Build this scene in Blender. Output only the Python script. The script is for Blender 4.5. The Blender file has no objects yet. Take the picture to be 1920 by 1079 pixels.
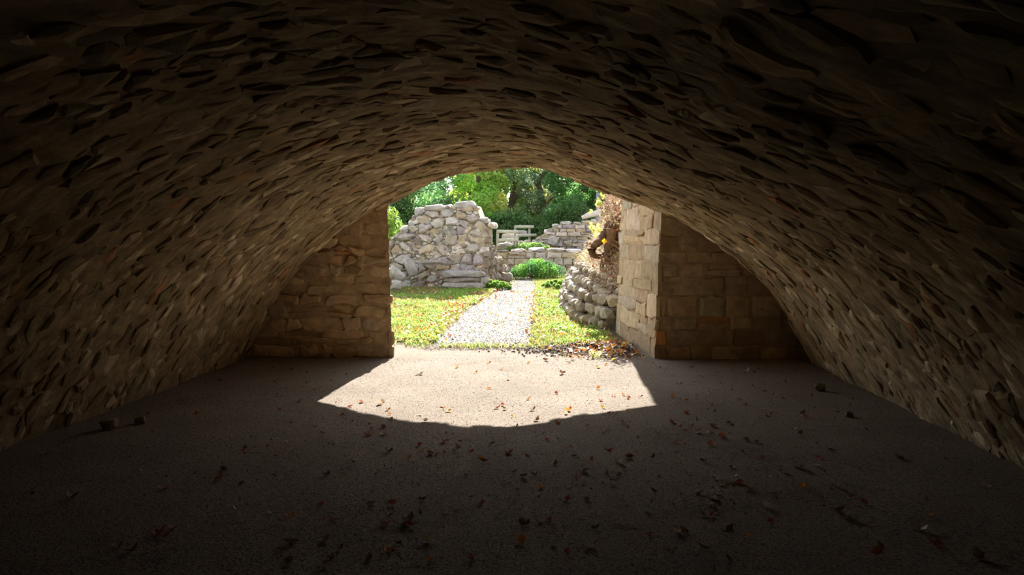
import bpy, bmesh, math, random
import numpy as np
from mathutils import Vector, noise, Matrix

sc = bpy.context.scene
C = sc.collection
# ------------------------------------------------------------------ camera
F_PX, CAM_Z = 1450.0, 1.5
VPX, VPY = 1015.0, 449.0                      # where the vault's axis (+Y) vanishes in the 1920x1079 frame
cam_d = bpy.data.cameras.new('camera'); cam = bpy.data.objects.new('camera', cam_d); C.objects.link(cam)
cam_d.sensor_width = 36.0; cam_d.lens = F_PX / 1920.0 * 36.0
cam_d.clip_start = 0.05; cam_d.clip_end = 400
PITCH = -math.atan((539.5 - VPY) / F_PX)
YAW = math.atan((VPX - 960) / math.hypot(F_PX, 539.5 - VPY))
cam.location = (0, 0, CAM_Z)
cam.rotation_euler = (math.pi / 2 + PITCH, 0, YAW)
sc.camera = cam
CAM_R = cam.rotation_euler.to_matrix()

def ray(px, py):
    return CAM_R @ Vector(((px - 960) / F_PX, (539.5 - py) / F_PX, -1.0))
def at_y(px, py, Y):
    d = ray(px, py); return Vector((0, 0, CAM_Z)) + d * (Y / d.y)
def project(p):
    q = CAM_R.transposed() @ (Vector(p) - Vector((0, 0, CAM_Z)))
    if q.z > -0.05: return None
    return (960 + F_PX * q.x / -q.z, 539.5 - F_PX * q.y / -q.z, -q.z)

# ------------------------------------------------------------------ light
SUN_DIR = Vector((-0.045, -1.0, -0.675)).normalized()
sun_d = bpy.data.lights.new('sun', 'SUN'); sun = bpy.data.objects.new('sun', sun_d); C.objects.link(sun)
sun.location = (2, 30, 25)
sun_d.energy = 15.0; sun_d.angle = math.radians(0.53); sun_d.color = (1.0, 0.945, 0.87)
sun.rotation_euler = SUN_DIR.to_track_quat('-Z', 'Y').to_euler()
world = bpy.data.worlds.new('world'); sc.world = world; world.use_nodes = True
wn = world.node_tree.nodes; wl = world.node_tree.links
bg = wn['Background']
sky = wn.new('ShaderNodeTexSky'); sky.sky_type = 'NISHITA'; sky.sun_disc = False
sky.sun_elevation = math.asin(-SUN_DIR.z); sky.sun_rotation = math.atan2(-SUN_DIR.x, -SUN_DIR.y)
sky.altitude = 300; sky.air_density = 1.0; sky.dust_density = 1.6
hs = wn.new('ShaderNodeHueSaturation'); hs.inputs['Saturation'].default_value = .40   # the camera's white balance was set for open shade
wl.new(sky.outputs[0], hs.inputs['Color']); wl.new(hs.outputs[0], bg.inputs[0]); bg.inputs[1].default_value = 0.34
vs = sc.view_settings
vs.view_transform = 'Standard'; vs.look = 'None'; vs.gamma = 1.0; vs.use_curve_mapping = False
vs.exposure = 0.55
cy = sc.cycles
cy.max_bounces = 10; cy.diffuse_bounces = 8; cy.transmission_bounces = 6; cy.glossy_bounces = 2
cy.use_denoising = True; cy.sample_clamp_indirect = 6.0; cy.caustics_reflective = False; cy.caustics_refractive = False

# ------------------------------------------------------------------ helpers
def nz(x, y, z=0.0, s=1.0):
    return noise.noise((x * s, y * s, z * s))
def fbm(x, y, z=0.0, s=1.0):
    return nz(x, y, z, s) + .5 * nz(x, y, z + 7, s * 2.1) + .25 * nz(x, y, z + 3, s * 4.3)

def tag(o, label, cat=None, group=None, kind=None):
    if label: o['label'] = label
    if cat: o['category'] = cat
    if group: o['group'] = group
    if kind: o['kind'] = kind
    return o
def empty(name, loc):
    o = bpy.data.objects.new(name, None); C.objects.link(o); o.location = loc
    o.empty_display_size = .1
    return o
def mesh_of(name, verts, faces, mat, tint=None, smooth=False):
    me = bpy.data.meshes.new(name)
    me.from_pydata([tuple(v) for v in verts], [], faces)
    if tint is not None:
        a = me.attributes.new('tint', 'FLOAT_COLOR', 'POINT')
        if len(tint) == 3 and not hasattr(tint[0], '__len__'):
            arr = np.tile(np.array([*tint, 1.0], dtype=np.float32), (len(verts), 1))
        else:
            arr = np.ones((len(verts), 4), dtype=np.float32); arr[:, :3] = np.array(tint, dtype=np.float32)
        a.data.foreach_set('color', arr.ravel())
    if smooth: me.polygons.foreach_set('use_smooth', [True] * len(me.polygons))
    me.materials.append(mat)
    return me
def link(name, me, parent=None):
    o = bpy.data.objects.new(name, me); C.objects.link(o)
    if parent is not None:
        o.parent = parent
        if parent.type == 'EMPTY': o.matrix_parent_inverse = Matrix.Translation(-parent.location)
    return o
def np_mesh(name, V, F, mat, tint):
    """V (n,3), F (m,3 or 4) arrays, tint (n,3)"""
    me = bpy.data.meshes.new(name)
    n, m, k = len(V), len(F), F.shape[1]
    me.vertices.add(n); me.vertices.foreach_set('co', V.astype(np.float32).ravel())
    me.loops.add(m * k); me.loops.foreach_set('vertex_index', F.astype(np.int32).ravel())
    me.polygons.add(m); me.polygons.foreach_set('loop_start', np.arange(0, m * k, k, dtype=np.int32))
    me.update(calc_edges=True); me.validate()
    a = me.attributes.new('tint', 'FLOAT_COLOR', 'POINT')
    arr = np.ones((n, 4), dtype=np.float32); arr[:, :3] = tint
    a.data.foreach_set('color', arr.ravel())
    me.materials.append(mat)
    return me

# ------------------------------------------------------------------ materials
def new_mat(name):
    m = bpy.data.materials.new(name); m.use_nodes = True
    nt = m.node_tree; b = nt.nodes['Principled BSDF']
    return m, nt, b
def stone_mat(name, base=None, scale=1.0, bump=.35, dist=.02, var=.35, stain=None, stain_amt=.5, rough=.92):
    """tint attribute (or a base colour) broken up by grain, blotches and a stain; relief from noise"""
    m, nt, b = new_mat(name); N, L = nt.nodes, nt.links
    tc = N.new('ShaderNodeTexCoord')
    def noise_n(s, detail=6, rough=.6):
        n = N.new('ShaderNodeTexNoise'); n.inputs['Scale'].default_value = s * scale
        n.inputs['Detail'].default_value = detail; n.inputs['Roughness'].default_value = rough
        L.new(tc.outputs['Object'], n.inputs['Vector']); return n
    if base is None:
        src = N.new('ShaderNodeAttribute'); src.attribute_name = 'tint'; col = src.outputs['Color']
    else:
        src = N.new('ShaderNodeRGB'); src.outputs[0].default_value = (*base, 1); col = src.outputs[0]
    n1 = noise_n(9, 8, .65)
    r = N.new('ShaderNodeMapRange'); r.inputs['From Min'].default_value = .3; r.inputs['From Max'].default_value = .7
    r.inputs['To Min'].default_value = 1 - var; r.inputs['To Max'].default_value = 1 + var
    L.new(n1.outputs['Fac'], r.inputs['Value'])
    mul = N.new('ShaderNodeVectorMath'); mul.operation = 'SCALE'
    L.new(col, mul.inputs[0]); L.new(r.outputs[0], mul.inputs['Scale']); out = mul.outputs[0]
    if stain:
        n2 = noise_n(1.6, 5, .6); rp = N.new('ShaderNodeMapRange')
        rp.inputs['From Min'].default_value = .5; rp.inputs['From Max'].default_value = .68
        rp.inputs['To Max'].default_value = stain_amt
        L.new(n2.outputs['Fac'], rp.inputs['Value'])
        mx = N.new('ShaderNodeMix'); mx.data_type = 'RGBA'; mx.inputs['B'].default_value = (*stain, 1)
        L.new(rp.outputs[0], mx.inputs['Factor']); L.new(out, mx.inputs['A']); out = mx.outputs['Result']
    L.new(out, b.inputs['Base Color'])
    b.inputs['Roughness'].default_value = rough; b.inputs['Specular IOR Level'].default_value = .25
    n3 = noise_n(28, 8, .7); bp = N.new('ShaderNodeBump'); bp.inputs['Strength'].default_value = bump; bp.inputs['Distance'].default_value = dist
    L.new(n3.outputs['Fac'], bp.inputs['Height']); L.new(bp.outputs[0], b.inputs['Normal'])
    return m
def leaf_mat(name, trans=.45, rough=.55):
    m, nt, b = new_mat(name); N, L = nt.nodes, nt.links
    a = N.new('ShaderNodeAttribute'); a.attribute_name = 'tint'
    L.new(a.outputs['Color'], b.inputs['Base Color']); b.inputs['Roughness'].default_value = rough
    b.inputs['Specular IOR Level'].default_value = .35
    t = N.new('ShaderNodeBsdfTranslucent'); L.new(a.outputs['Color'], t.inputs['Color'])
    mix = N.new('ShaderNodeMixShader'); mix.inputs[0].default_value = trans
    L.new(b.outputs[0], mix.inputs[1]); L.new(t.outputs[0], mix.inputs[2])
    L.new(mix.outputs[0], N['Material Output'].inputs['Surface'])
    return m
def sand_mat(name, c1, c2, c3, speck, sc1=1.0, bump=.6, dist=.012):
    m, nt, b = new_mat(name); N, L = nt.nodes, nt.links
    tc = N.new('ShaderNodeTexCoord')
    def nn(s, d=4, r=.6):
        n = N.new('ShaderNodeTexNoise'); n.inputs['Scale'].default_value = s * sc1; n.inputs['Detail'].default_value = d
        n.inputs['Roughness'].default_value = r; L.new(tc.outputs['Object'], n.inputs['Vector']); return n
    big, fine = nn(1.1, 5), nn(70, 3, .7)
    r1 = N.new('ShaderNodeValToRGB'); e = r1.color_ramp.elements
    e[0].position, e[0].color = .35, (*c1, 1); e[1].position, e[1].color = .65, (*c2, 1)
    L.new(big.outputs['Fac'], r1.inputs[0])
    r2 = N.new('ShaderNodeValToRGB'); e = r2.color_ramp.elements
    e[0].position, e[0].color = .38, (*speck, 1); e[1].position, e[1].color = .47, (1, 1, 1, 1)
    x = e.new(.66); x.color = (*c3, 1)
    L.new(fine.outputs['Fac'], r2.inputs[0])
    mx = N.new('ShaderNodeMix'); mx.data_type = 'RGBA'; mx.blend_type = 'MULTIPLY'; mx.inputs['Factor'].default_value = 1
    L.new(r1.outputs[0], mx.inputs['A']); L.new(r2.outputs[0], mx.inputs['B']); L.new(mx.outputs['Result'], b.inputs['Base Color'])
    b.inputs['Roughness'].default_value = .95; b.inputs['Specular IOR Level'].default_value = .2
    mid = nn(22, 6, .7); ad = N.new('ShaderNodeMath'); ad.operation = 'ADD'
    L.new(fine.outputs['Fac'], ad.inputs[0]); L.new(mid.outputs['Fac'], ad.inputs[1])
    bp = N.new('ShaderNodeBump'); bp.inputs['Strength'].default_value = bump; bp.inputs['Distance'].default_value = dist
    L.new(ad.outputs[0], bp.inputs['Height']); L.new(bp.outputs[0], b.inputs['Normal'])
    return m

M_vault = stone_mat('vault_mortar', (.33, .245, .14), 1, .5, .012, .45, (.12, .098, .047), .55)
M_vstone = stone_mat('vault_stone', None, 1, .5, .012, .45, (.15, .125, .06), .5)
M_wmortar = stone_mat('wall_mortar', (.38, .285, .175), 1, .5, .02, .3)
M_lmortar = stone_mat('lit_wall_mortar', (.55, .415, .26), 1, .5, .02, .3)  # wall mortar lightened in colour to stand for bounce from the sunlit floor
M_wstone = stone_mat('wall_stone', None, 1, .45, .02, .3)
M_rmortar = stone_mat('ruin_mortar', (.36, .30, .20), .8, .5, .03, .3, (.20, .17, .12), .5)
M_rstone = stone_mat('ruin_stone', None, .8, .5, .03, .35, (.20, .18, .15), .45)
M_sand = sand_mat('sand', (.17, .138, .106), (.215, .177, .139), (1.45, 1.42, 1.38), (.36, .33, .30), 1.0, .9, .014)
M_gravel = sand_mat('gravel_path', (.165, .152, .14), (.21, .195, .182), (1.2, 1.2, 1.2), (.7, .68, .66), .8, .6, .01)
M_soil = sand_mat('soil', (.10, .085, .05), (.17, .17, .07), (1.1, 1.1, 1), (.4, .35, .3), .6, .8, .03)
M_earth = sand_mat('dry_earth', (.30, .23, .155), (.40, .32, .22), (1.2, 1.1, 1), (.45, .4, .35), .8, .9, .03)
M_leaf = leaf_mat('green_leaf', .6)
M_blade = leaf_mat('grass_blade', .45)
M_dead = leaf_mat('dead_leaf', .3, .6)
M_pebble = stone_mat('pebble', None, 3, .2, .005, .2)
M_wood = stone_mat('weathered_wood', None, 2.0, .5, .01, .3)
M_bark = stone_mat('bark', None, 1.5, .8, .03, .4)

# ------------------------------------------------------------------ ground heights
BANK_FOOT = [(11.2, 1.32), (11.9, 1.13), (13.1, .66), (14.9, .47), (17, .52), (19.5, .72), (22, 1.2), (24, 2.0)]
def lerp_tab(tab, t):
    if t <= tab[0][0]: return tab[0][1]
    for (a, va), (b, vb) in zip(tab, tab[1:]):
        if t <= b: return va + (vb - va) * (t - a) / (b - a)
    return tab[-1][1]
def gz(x, y):
    z = 0.012 * fbm(x, y, 0, .8)
    if y > 10.2: z += 0.03 * (y - 10.2) - .03 * max(0, y - 24)
    d = (y - 10.55) / .28                                   # low soil ridge at the threshold, on the east side
    if abs(d) < 3 and -.9 < x < 2: z += .075 * math.exp(-d * d) * min(1, max(0, (x + .3) / .5)) * (.7 + .6 * nz(x, y, 2, 5))
    if y > 30: z += .10 * (y - 30)
    return z

# ------------------------------------------------------------------ stone cells
def clip_half(poly, mx, my, nx, ny):
    out = []; n = len(poly)
    for i in range(n):
        ax, ay = poly[i]; bx, by = poly[(i + 1) % n]
        da = (ax - mx) * nx + (ay - my) * ny; db = (bx - mx) * nx + (by - my) * ny
        if da <= 0: out.append((ax, ay))
        if (da < 0 < db) or (db < 0 < da):
            t = da / (da - db); out.append((ax + t * (bx - ax), ay + t * (by - ay)))
    return out
def cells(u0, u1, v0, v1, su, sv, rng, jit=.3, wvar=.35):
    """coursed rubble: irregular convex outlines of about su x sv filling the rectangle"""
    pts = []; v = v0; k = 0
    while v < v1 + sv:
        h = sv * rng.uniform(1 - wvar * .7, 1 + wvar); u = u0 - su * rng.random()
        while u < u1 + su:
            w = su * rng.uniform(1 - wvar, 1 + wvar * 1.3)
            pts.append(((u + w / 2 + rng.uniform(-jit, jit) * w * .5) / su, (v + h / 2 + rng.uniform(-jit, jit) * h) / sv)); u += w
        v += h; k += 1
    grid = {}
    for i, p in enumerate(pts): grid.setdefault((int(p[0] // 1), int(p[1] // 1)), []).append(i)
    res = []
    for i, (x, y) in enumerate(pts):
        poly = [(x - 1.1, y - .9), (x + 1.1, y - .9), (x + 1.1, y + .9), (x - 1.1, y + .9)]
        gx, gy = int(x // 1), int(y // 1)
        for a in range(-2, 3):
            for b in range(-2, 3):
                for j in grid.get((gx + a, gy + b), ()):
                    if j == i: continue
                    qx, qy = pts[j]; nx, ny = qx - x, qy - y
                    poly = clip_half(poly, (x + qx) / 2, (y + qy) / 2, nx, ny)
                    if len(poly) < 3: break
        if len(poly) >= 3: res.append([(a * su, b * sv) for a, b in poly])
    return res
def courses(u0, u1, v0, v1, su, sv, rng, jit=.12, wvar=.35):
    """roughly squared blocks laid in courses, outlines knocked about"""
    res = []; v = v0
    while v < v1:
        h = sv * rng.uniform(1 - wvar * .8, 1 + wvar); u = u0 - su * rng.random()
        while u < u1:
            w = su * rng.uniform(1 - wvar, 1 + wvar * 1.4); j = lambda k: rng.uniform(-jit, jit) * k
            parts = [(0, h)] if rng.random() > .12 else [(0, h * .5), (h * .5, h)]
            for lo, hi in parts:
                res.append([(u + j(sv), v + lo + j(sv)), (u + w / 2, v + lo + j(sv) * .8), (u + w + j(sv), v + lo + j(sv)), (u + w + j(sv), v + hi + j(sv)), (u + w * .45, v + hi + j(sv) * .8), (u + j(sv), v + hi + j(sv))])
            u += w
        v += h
    return res
def stone_geo(poly, O, U, V, N, rng, proud, gap=.012, sink=.03, tilt=.1, inset=.68, rough=.12, chop=.16):
    """closed-front stone: outline in the (U,V) plane at O, standing proud along N"""
    cu = sum(p[0] for p in poly) / len(poly); cv = sum(p[1] for p in poly) / len(poly)
    ring = []
    n = len(poly)
    for i in range(n):                                   # chop corners so outlines are rounded, irregular
        ax, ay = poly[i]; bx, by = poly[(i + 1) % n]
        l = math.hypot(bx - ax, by - ay)
        if l < .02: continue
        for t in ((chop, 1 - chop) if chop and n <= 6 else (.5,) if chop else (.02,)):
            ring.append((ax + (bx - ax) * t, ay + (by - ay) * t))
    if len(ring) < 4: return None
    size = max(max(p[0] for p in ring) - min(p[0] for p in ring), 1e-3)
    pts = []
    for (a, b) in ring:
        du, dv = a - cu, b - cv; r = math.hypot(du, dv)
        k = max(.3, (r - gap) / r) * rng.uniform(1 - rough * .7, 1 + rough * .25); pts.append((du * k, dv * k))
    tu, tv = rng.uniform(-tilt, tilt), rng.uniform(-tilt, tilt)
    n = len(pts); vs_ = []; su_, sv_ = rng.uniform(-.15, .15) * size, rng.uniform(-.1, .1) * size
    C0 = O + U * cu + V * cv
    for (du, dv) in pts: vs_.append(C0 + U * du * 1.02 + V * dv * 1.02 - N * sink)
    for (du, dv) in pts:
        h = proud * rng.uniform(.35, .7) + (du * tu + dv * tv); vs_.append(C0 + U * du * .99 + V * dv * .99 + N * max(h, -.005))
    for (du, dv) in pts:
        k = inset * rng.uniform(.85, 1.12); h = proud * rng.uniform(.85, 1.15) + (du * tu + dv * tv)
        vs_.append(C0 + U * (du * k + su_ * .3) + V * (dv * k + sv_ * .3) + N * max(h, .002))
    vs_.append(C0 + U * su_ * .5 + V * sv_ * .5 + N * proud * rng.uniform(1.0, 1.2))
    f = []
    for r in range(2):
        for i in range(n):
            j = (i + 1) % n; f.append((r * n + i, r * n + j, (r + 1) * n + j, (r + 1) * n + i))
    for i in range(n): f.append((2 * n + i, 2 * n + (i + 1) % n, 3 * n))
    return vs_, f, C0
def hull_rock(c, sx, sy, sz, rng, n=16, rot=None, chunk=.25):
    """angular rock: hull of points scattered on a box-like ellipsoid"""
    bm = bmesh.new()
    R = rot or Matrix.Rotation(rng.uniform(0, 6.28), 3, 'Z')
    for i in range(n):
        z = 1 - 2 * (i + .5) / n; a = i * 2.399963 + rng.uniform(-.4, .4); r = math.sqrt(max(0, 1 - z * z))
        d = Vector((r * math.cos(a), r * math.sin(a), z))
        d = Vector([math.copysign(abs(t) ** .62, t) for t in d]) * rng.uniform(1 - chunk, 1.06)
        p = R @ Vector((d.x * sx, d.y * sy, d.z * sz)); bm.verts.new(p + Vector(c))
    r = bmesh.ops.convex_hull(bm, input=bm.verts)
    bmesh.ops.delete(bm, geom=[v for v in bm.verts if not v.link_faces], context='VERTS')
    bm.normal_update(); bm.verts.index_update()
    v = [x.co.copy() for x in bm.verts]; f = [tuple(x.index for x in fc.verts) for fc in bm.faces]
    bm.free(); return v, f
def pick(pal, rng, spread=.12):
    c = rng.choices([p[0] for p in pal], [p[1] for p in pal])[0]; k = rng.uniform(1 - spread * 1.6, 1 + spread * 1.6)
    return tuple(min(.95, max(.01, x * k * rng.uniform(1 - spread * .3, 1 + spread * .3))) for x in c)
class Bag:
    """collects many small closed shapes for one mesh"""
    def __init__(s): s.v, s.f, s.t = [], [], []
    def add(s, v, f, t):
        b = len(s.v); s.v += [tuple(x) for x in v]; s.f += [tuple(i + b for i in q) for q in f]; s.t += [t] * len(v)
    def build(s, name, mat, parent=None, smooth=False):
        return link(name, mesh_of(name, s.v, s.f, mat, s.t, smooth), parent)

PAL_V = [((.375, .275, .155), 5), ((.45, .35, .215), 3), ((.295, .215, .12), 4), ((.57, .465, .31), 2.2), ((.28, .23, .115), 2), ((.42, .21, .10), .3), ((.22, .16, .10), 2.5)]
PAL_W = [((.42, .315, .195), 5), ((.47, .365, .235), 3), ((.37, .27, .16), 3), ((.50, .27, .10), .2), ((.43, .35, .25), 2)]
PAL_R = [((.43, .37, .30), 4), ((.49, .43, .36), 4), ((.38, .34, .32), 3), ((.46, .37, .25), 3.5), ((.55, .51, .46), 2), ((.28, .235, .19), 2)]

# ================================================================== STRUCTURE
# ---- vault (ceiling): section read off the arch, carried along Y
RIM = 9.9
SEC_PX = [(478, 672), (492, 648), (528, 575), (575, 505), (640, 443), (735, 377), (850, 333), (980, 317), (1080, 338), (1160, 371), (1240, 405), (1310, 445), (1375, 492), (1430, 556), (1478, 630), (1512, 690)]
SEC = [(p.x, p.z) for p in (at_y(x, y, RIM) for x, y in SEC_PX)]
SEC[0] = (SEC[0][0], -.12); SEC[-1] = (SEC[-1][0], -.12)
def catmull(P, n):
    out = []
    for i in range(len(P) - 1):
        p0, p1, p2, p3 = P[max(i - 1, 0)], P[i], P[i + 1], P[min(i + 2, len(P) - 1)]
        for k in range(n):
            t = k / n
            out.append(tuple(.5 * (2 * p1[c] + (p2[c] - p0[c]) * t + (2 * p0[c] - 5 * p1[c] + 4 * p2[c] - p3[c]) * t * t + (3 * p1[c] - p0[c] - 3 * p2[c] + p3[c]) * t ** 3) for c in (0, 1)))
    out.append(P[-1]); return out
SECF = catmull(SEC, 12)
ARC = [0.0]
for a, b in zip(SECF, SECF[1:]): ARC.append(ARC[-1] + math.hypot(b[0] - a[0], b[1] - a[1]))
ALEN = ARC[-1]
import bisect
def sec_at(s):
    s = min(max(s, 0), ALEN); i = min(max(bisect.bisect(ARC, s) - 1, 0), len(ARC) - 2)
    t = (s - ARC[i]) / (ARC[i + 1] - ARC[i]); a, b = SECF[i], SECF[i + 1]
    T = Vector((b[0] - a[0], 0, b[1] - a[1])).normalized()
    return a[0] + (b[0] - a[0]) * t, a[1] + (b[1] - a[1]) * t, T
SKEW = .03
def vault_pt(s, y, d=0.0):
    x, z, T = sec_at(s); Nn = Vector((T.z, 0, -T.x))          # points into the room
    return Vector((x - SKEW * (RIM - y), y, z)) + Nn * d, Nn, T
def vault_z(x, y):
    x += SKEW * (RIM - y); best = -1
    for a, b in zip(SECF, SECF[1:]):
        if a[0] <= x <= b[0] and b[0] > a[0]: best = max(best, a[1] + (b[1] - a[1]) * (x - a[0]) / (b[0] - a[0]))
    return best

Y0 = -8.0
def sstep(a, b, t): t = min(1, max(0, (t - a) / (b - a))); return t * t * (3 - 2 * t)
def lump(s, y):
    f = s / ALEN                                             # the flanks open into a recess just before the end walls
    rec = .20 * sstep(9.30, 9.42, y + .05 * nz(s, 0, 2, 3)) * sstep(.70, .78, f) + .09 * sstep(9.45, 9.6, y + .04 * nz(s, 0, 2, 3)) * (1 - sstep(.20, .27, f))
    return .045 * fbm(s, y, 5, 1.3) + .012 * nz(s, y, 9, 4.5) - rec
def rim_y(s):                                                # rim set back over the crown, shaped to carry the sun patch further in
    x = sec_at(s)[0]; return RIM - .24 * math.exp(-((x + .2) / 1.0) ** 2)
nu, nv = 250, 400
vv, ff = [], []
for j in range(nv + 1):
    y = Y0 + (RIM - Y0) * j / nv
    for i in range(nu + 1):
        s = ALEN * i / nu; yy = y if y < 8 else 8 + (y - 8) * (rim_y(s) - 8) / (RIM - 8)
        if j == nv: yy += .04 * nz(s, 0, 3, 4) + .03 * nz(s, 4, 3, 13)
        vv.append(vault_pt(s, yy, lump(s, yy) + .009 * nz(s, yy, 1, 11))[0])
for j in range(nv):
    for i in range(nu):
        a = j * (nu + 1) + i; ff.append((a, a + 1, a + nu + 2, a + nu + 1))
nin = len(vv)                                             # outer shell and the outer face of the rim
for yy in (Y0, RIM + .02):
    for i in range(nu + 1): vv.append(vault_pt(ALEN * i / nu, yy if yy < 0 else rim_y(ALEN * i / nu) + .02, -.75)[0])
for i in range(nu):
    a, b = nin + i, nin + nu + 1 + i; ff.append((a, b, b + 1, a + 1))
    r = nv * (nu + 1) + i; ff.append((r, r + 1, b + 1, b))
ceiling = link('ceiling', mesh_of('ceiling', vv, ff, M_vault, None, False))
tag(ceiling, 'low barrel vault of rough brown rubble stones set in mortar', kind='structure')

def emit_stones(parent, items, mat, limit, score, stuff_name):
    """items: (verts, faces, centre, tint). The best-scored become parts of their own, the rest one part."""
    ranked = sorted(range(len(items)), key=lambda i: -score(items[i]))
    single, bag = set(ranked[:limit]), Bag()
    for i, (v, f, c, t) in enumerate(items):
        if i in single: link('stone', mesh_of('stone', v, f, mat, t), parent)
        else: bag.add(v, f, t)
    if bag.v: bag.build(stuff_name, mat, parent)['kind'] = 'stuff'
def px_area(it):
    v, f, c, t = it; q = project(c)
    if q is None or not (-40 < q[0] < 1960 and -40 < q[1] < 1120): return -1
    P = [project(x) for x in v[:len(v) // 3 * 2]]
    if any(p is None for p in P): return -1
    return (max(p[0] for p in P) - min(p[0] for p in P)) * (max(p[1] for p in P) - min(p[1] for p in P))

rng = random.Random(11)
items = []
for poly in cells(0, ALEN, .6, RIM + .02, .17, .12, rng, .55, .75):
    cs = sum(p[0] for p in poly) / len(poly); cyy = sum(p[1] for p in poly) / len(poly)
    if not (.12 < cs < ALEN - .12) or cyy > rim_y(cs) - .01 or cyy < .6: continue
    if rng.random() < .12: continue
    P, Nn, T = vault_pt(cs, cyy, lump(cs, cyy) + rng.uniform(-.016, -.003))
    th = rng.gauss(0, .28); k = rng.uniform(.9, 1.12); ct_, st_ = math.cos(th) * k, math.sin(th) * k    # stones lie at all angles
    loc = [((a - cs) * ct_ - (b - cyy) * st_, (a - cs) * st_ + (b - cyy) * ct_) for a, b in poly]
    g = stone_geo(loc, P, T, Vector((0, 1, 0)), Nn, rng, rng.choice((.010, .014, .017, .021, .030)) * (.6 + .4 * abs(Nn.z)), .002, .03, .05, .56, .3, 0)
    if g: items.append((g[0], g[1], P, pick(PAL_V, rng)))
def vscore(it):
    return px_area(it) if it[2].y > 5.2 else -1
emit_stones(ceiling, items, M_vstone, 300, vscore, 'vault_stones')

# ---- end walls under the vault
def grid_face(O, U, V, N, nu_, nv_, amp, seed, f=2.5):
    """bumpy rectangle O + u U + v V (U, V full-length vectors)"""
    v, q = [], []
    for j in range(nv_ + 1):
        for i in range(nu_ + 1):
            p = O + U * (i / nu_) + V * (j / nv_); v.append(p + N * amp * fbm(p.x + p.y, p.z, seed, f))
    for j in range(nv_):
        for i in range(nu_):
            a = j * (nu_ + 1) + i; q.append((a, a + 1, a + nu_ + 2, a + nu_ + 1))
    return v, q
def prism_wall(name, plan_bot, plan_top, z0, z1, mat, label, res=.055, amp=.016):
    """mass with a quadrilateral plan that may lean: four bumpy sides and a top"""
    b = Bag(); n = len(plan_bot)
    for i in range(n):
        A, B = Vector((*plan_bot[i], z0)), Vector((*plan_bot[(i + 1) % n], z0))
        A1, B1 = Vector((*plan_top[i], z1)), Vector((*plan_top[(i + 1) % n], z1))
        Nn = (B - A).cross(A1 - A).normalized()
        k = max(2, int((B - A).length / res)); m = max(2, int((z1 - z0) / res)); v, q = [], []
        for jj in range(m + 1):
            for ii in range(k + 1):
                p = A.lerp(B, ii / k).lerp(A1.lerp(B1, ii / k), jj / m)
                e = 0 if ii in (0, k) or jj in (0, m) else 1
                v.append(p + Nn * amp * e * fbm(p.x + p.y, p.z, i, 5))
        for jj in range(m):
            for ii in range(k):
                a = jj * (k + 1) + ii; q.append((a, a + 1, a + k + 2, a + k + 1))
        b.add(v, q, (.4, .35, .3))
    b.add([Vector((*p, z1)) for p in plan_top], [tuple(range(n))], (.4, .35, .3))
    o = b.build(name, mat)
    return tag(o, label, kind='structure')
WF = 9.72                                                     # front plane of the end walls
def face_stones(A, B, z0, z1, lean, su, sv, rng, pal, keep, proud=(.01, .02, .03), jit=.2, gap=.012, tilt=.06, wvar=.35, over=0.0, chop=.12, lay=None):
    """stones on the wall face from A to B (plan points, room side on the right-hand of A->B); lean = shift of the top"""
    A3 = Vector((*A, 0)); U = Vector((B[0] - A[0], B[1] - A[1], 0)); Lg = U.length; U.normalize()
    V = (Vector((lean[0], lean[1], z1 - z0))).normalized(); N = U.cross(V).normalized()
    out = []
    for poly in (lay or cells)(0, Lg, z0, z1, su, sv, rng, jit, wvar):
        cu = sum(p[0] for p in poly) / len(poly); cv = sum(p[1] for p in poly) / len(poly)
        if not (-.02 < cu < Lg - .02): continue
        poly = [(min(max(a, -over * rng.random()), Lg + over * rng.uniform(-.3, 1)), b) for a, b in poly]
        p = A3 + U * cu + V * cv
        if not keep(p): continue
        g = stone_geo(poly, A3, U, V, N, rng, rng.choice(proud), gap, .04, tilt, .86, .14, chop)
        if g: out.append((g[0], g[1], g[2], pick(pal, rng)))
    return out
# left pier: jamb at x=-1.87, splayed away outside
LB = [(-4.6, WF), (-1.89, WF), (-2.55, 10.9), (-4.6, 10.9)]
LT = [(-4.6, WF), (-1.95, WF), (-2.6, 10.9), (-4.6, 10.9)]
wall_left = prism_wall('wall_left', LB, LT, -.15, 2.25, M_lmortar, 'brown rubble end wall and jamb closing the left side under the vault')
rng = random.Random(5)
PAL_W_LIT = [(tuple(min(.8, x * 1.5) for x in c), w) for c, w in PAL_W]  # wall palette brightened: bounce off the sunlit sand put into the stone colour
inside = lambda p: -.05 < p.z < vault_z(p.x, WF) + .12
it = face_stones((-4.3, WF), (-1.90, WF), -.02, 2.2, (-.06, 0), .32, .14, rng, PAL_W_LIT, inside, (.004, .010, .018, .03, .045), .34, .014, .1, .55, .06, .2, courses)
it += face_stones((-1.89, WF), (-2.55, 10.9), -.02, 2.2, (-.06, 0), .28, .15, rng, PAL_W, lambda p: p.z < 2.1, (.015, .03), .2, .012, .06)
emit_stones(wall_left, it, M_wstone, 290, px_area, 'wall_stones')
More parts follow.
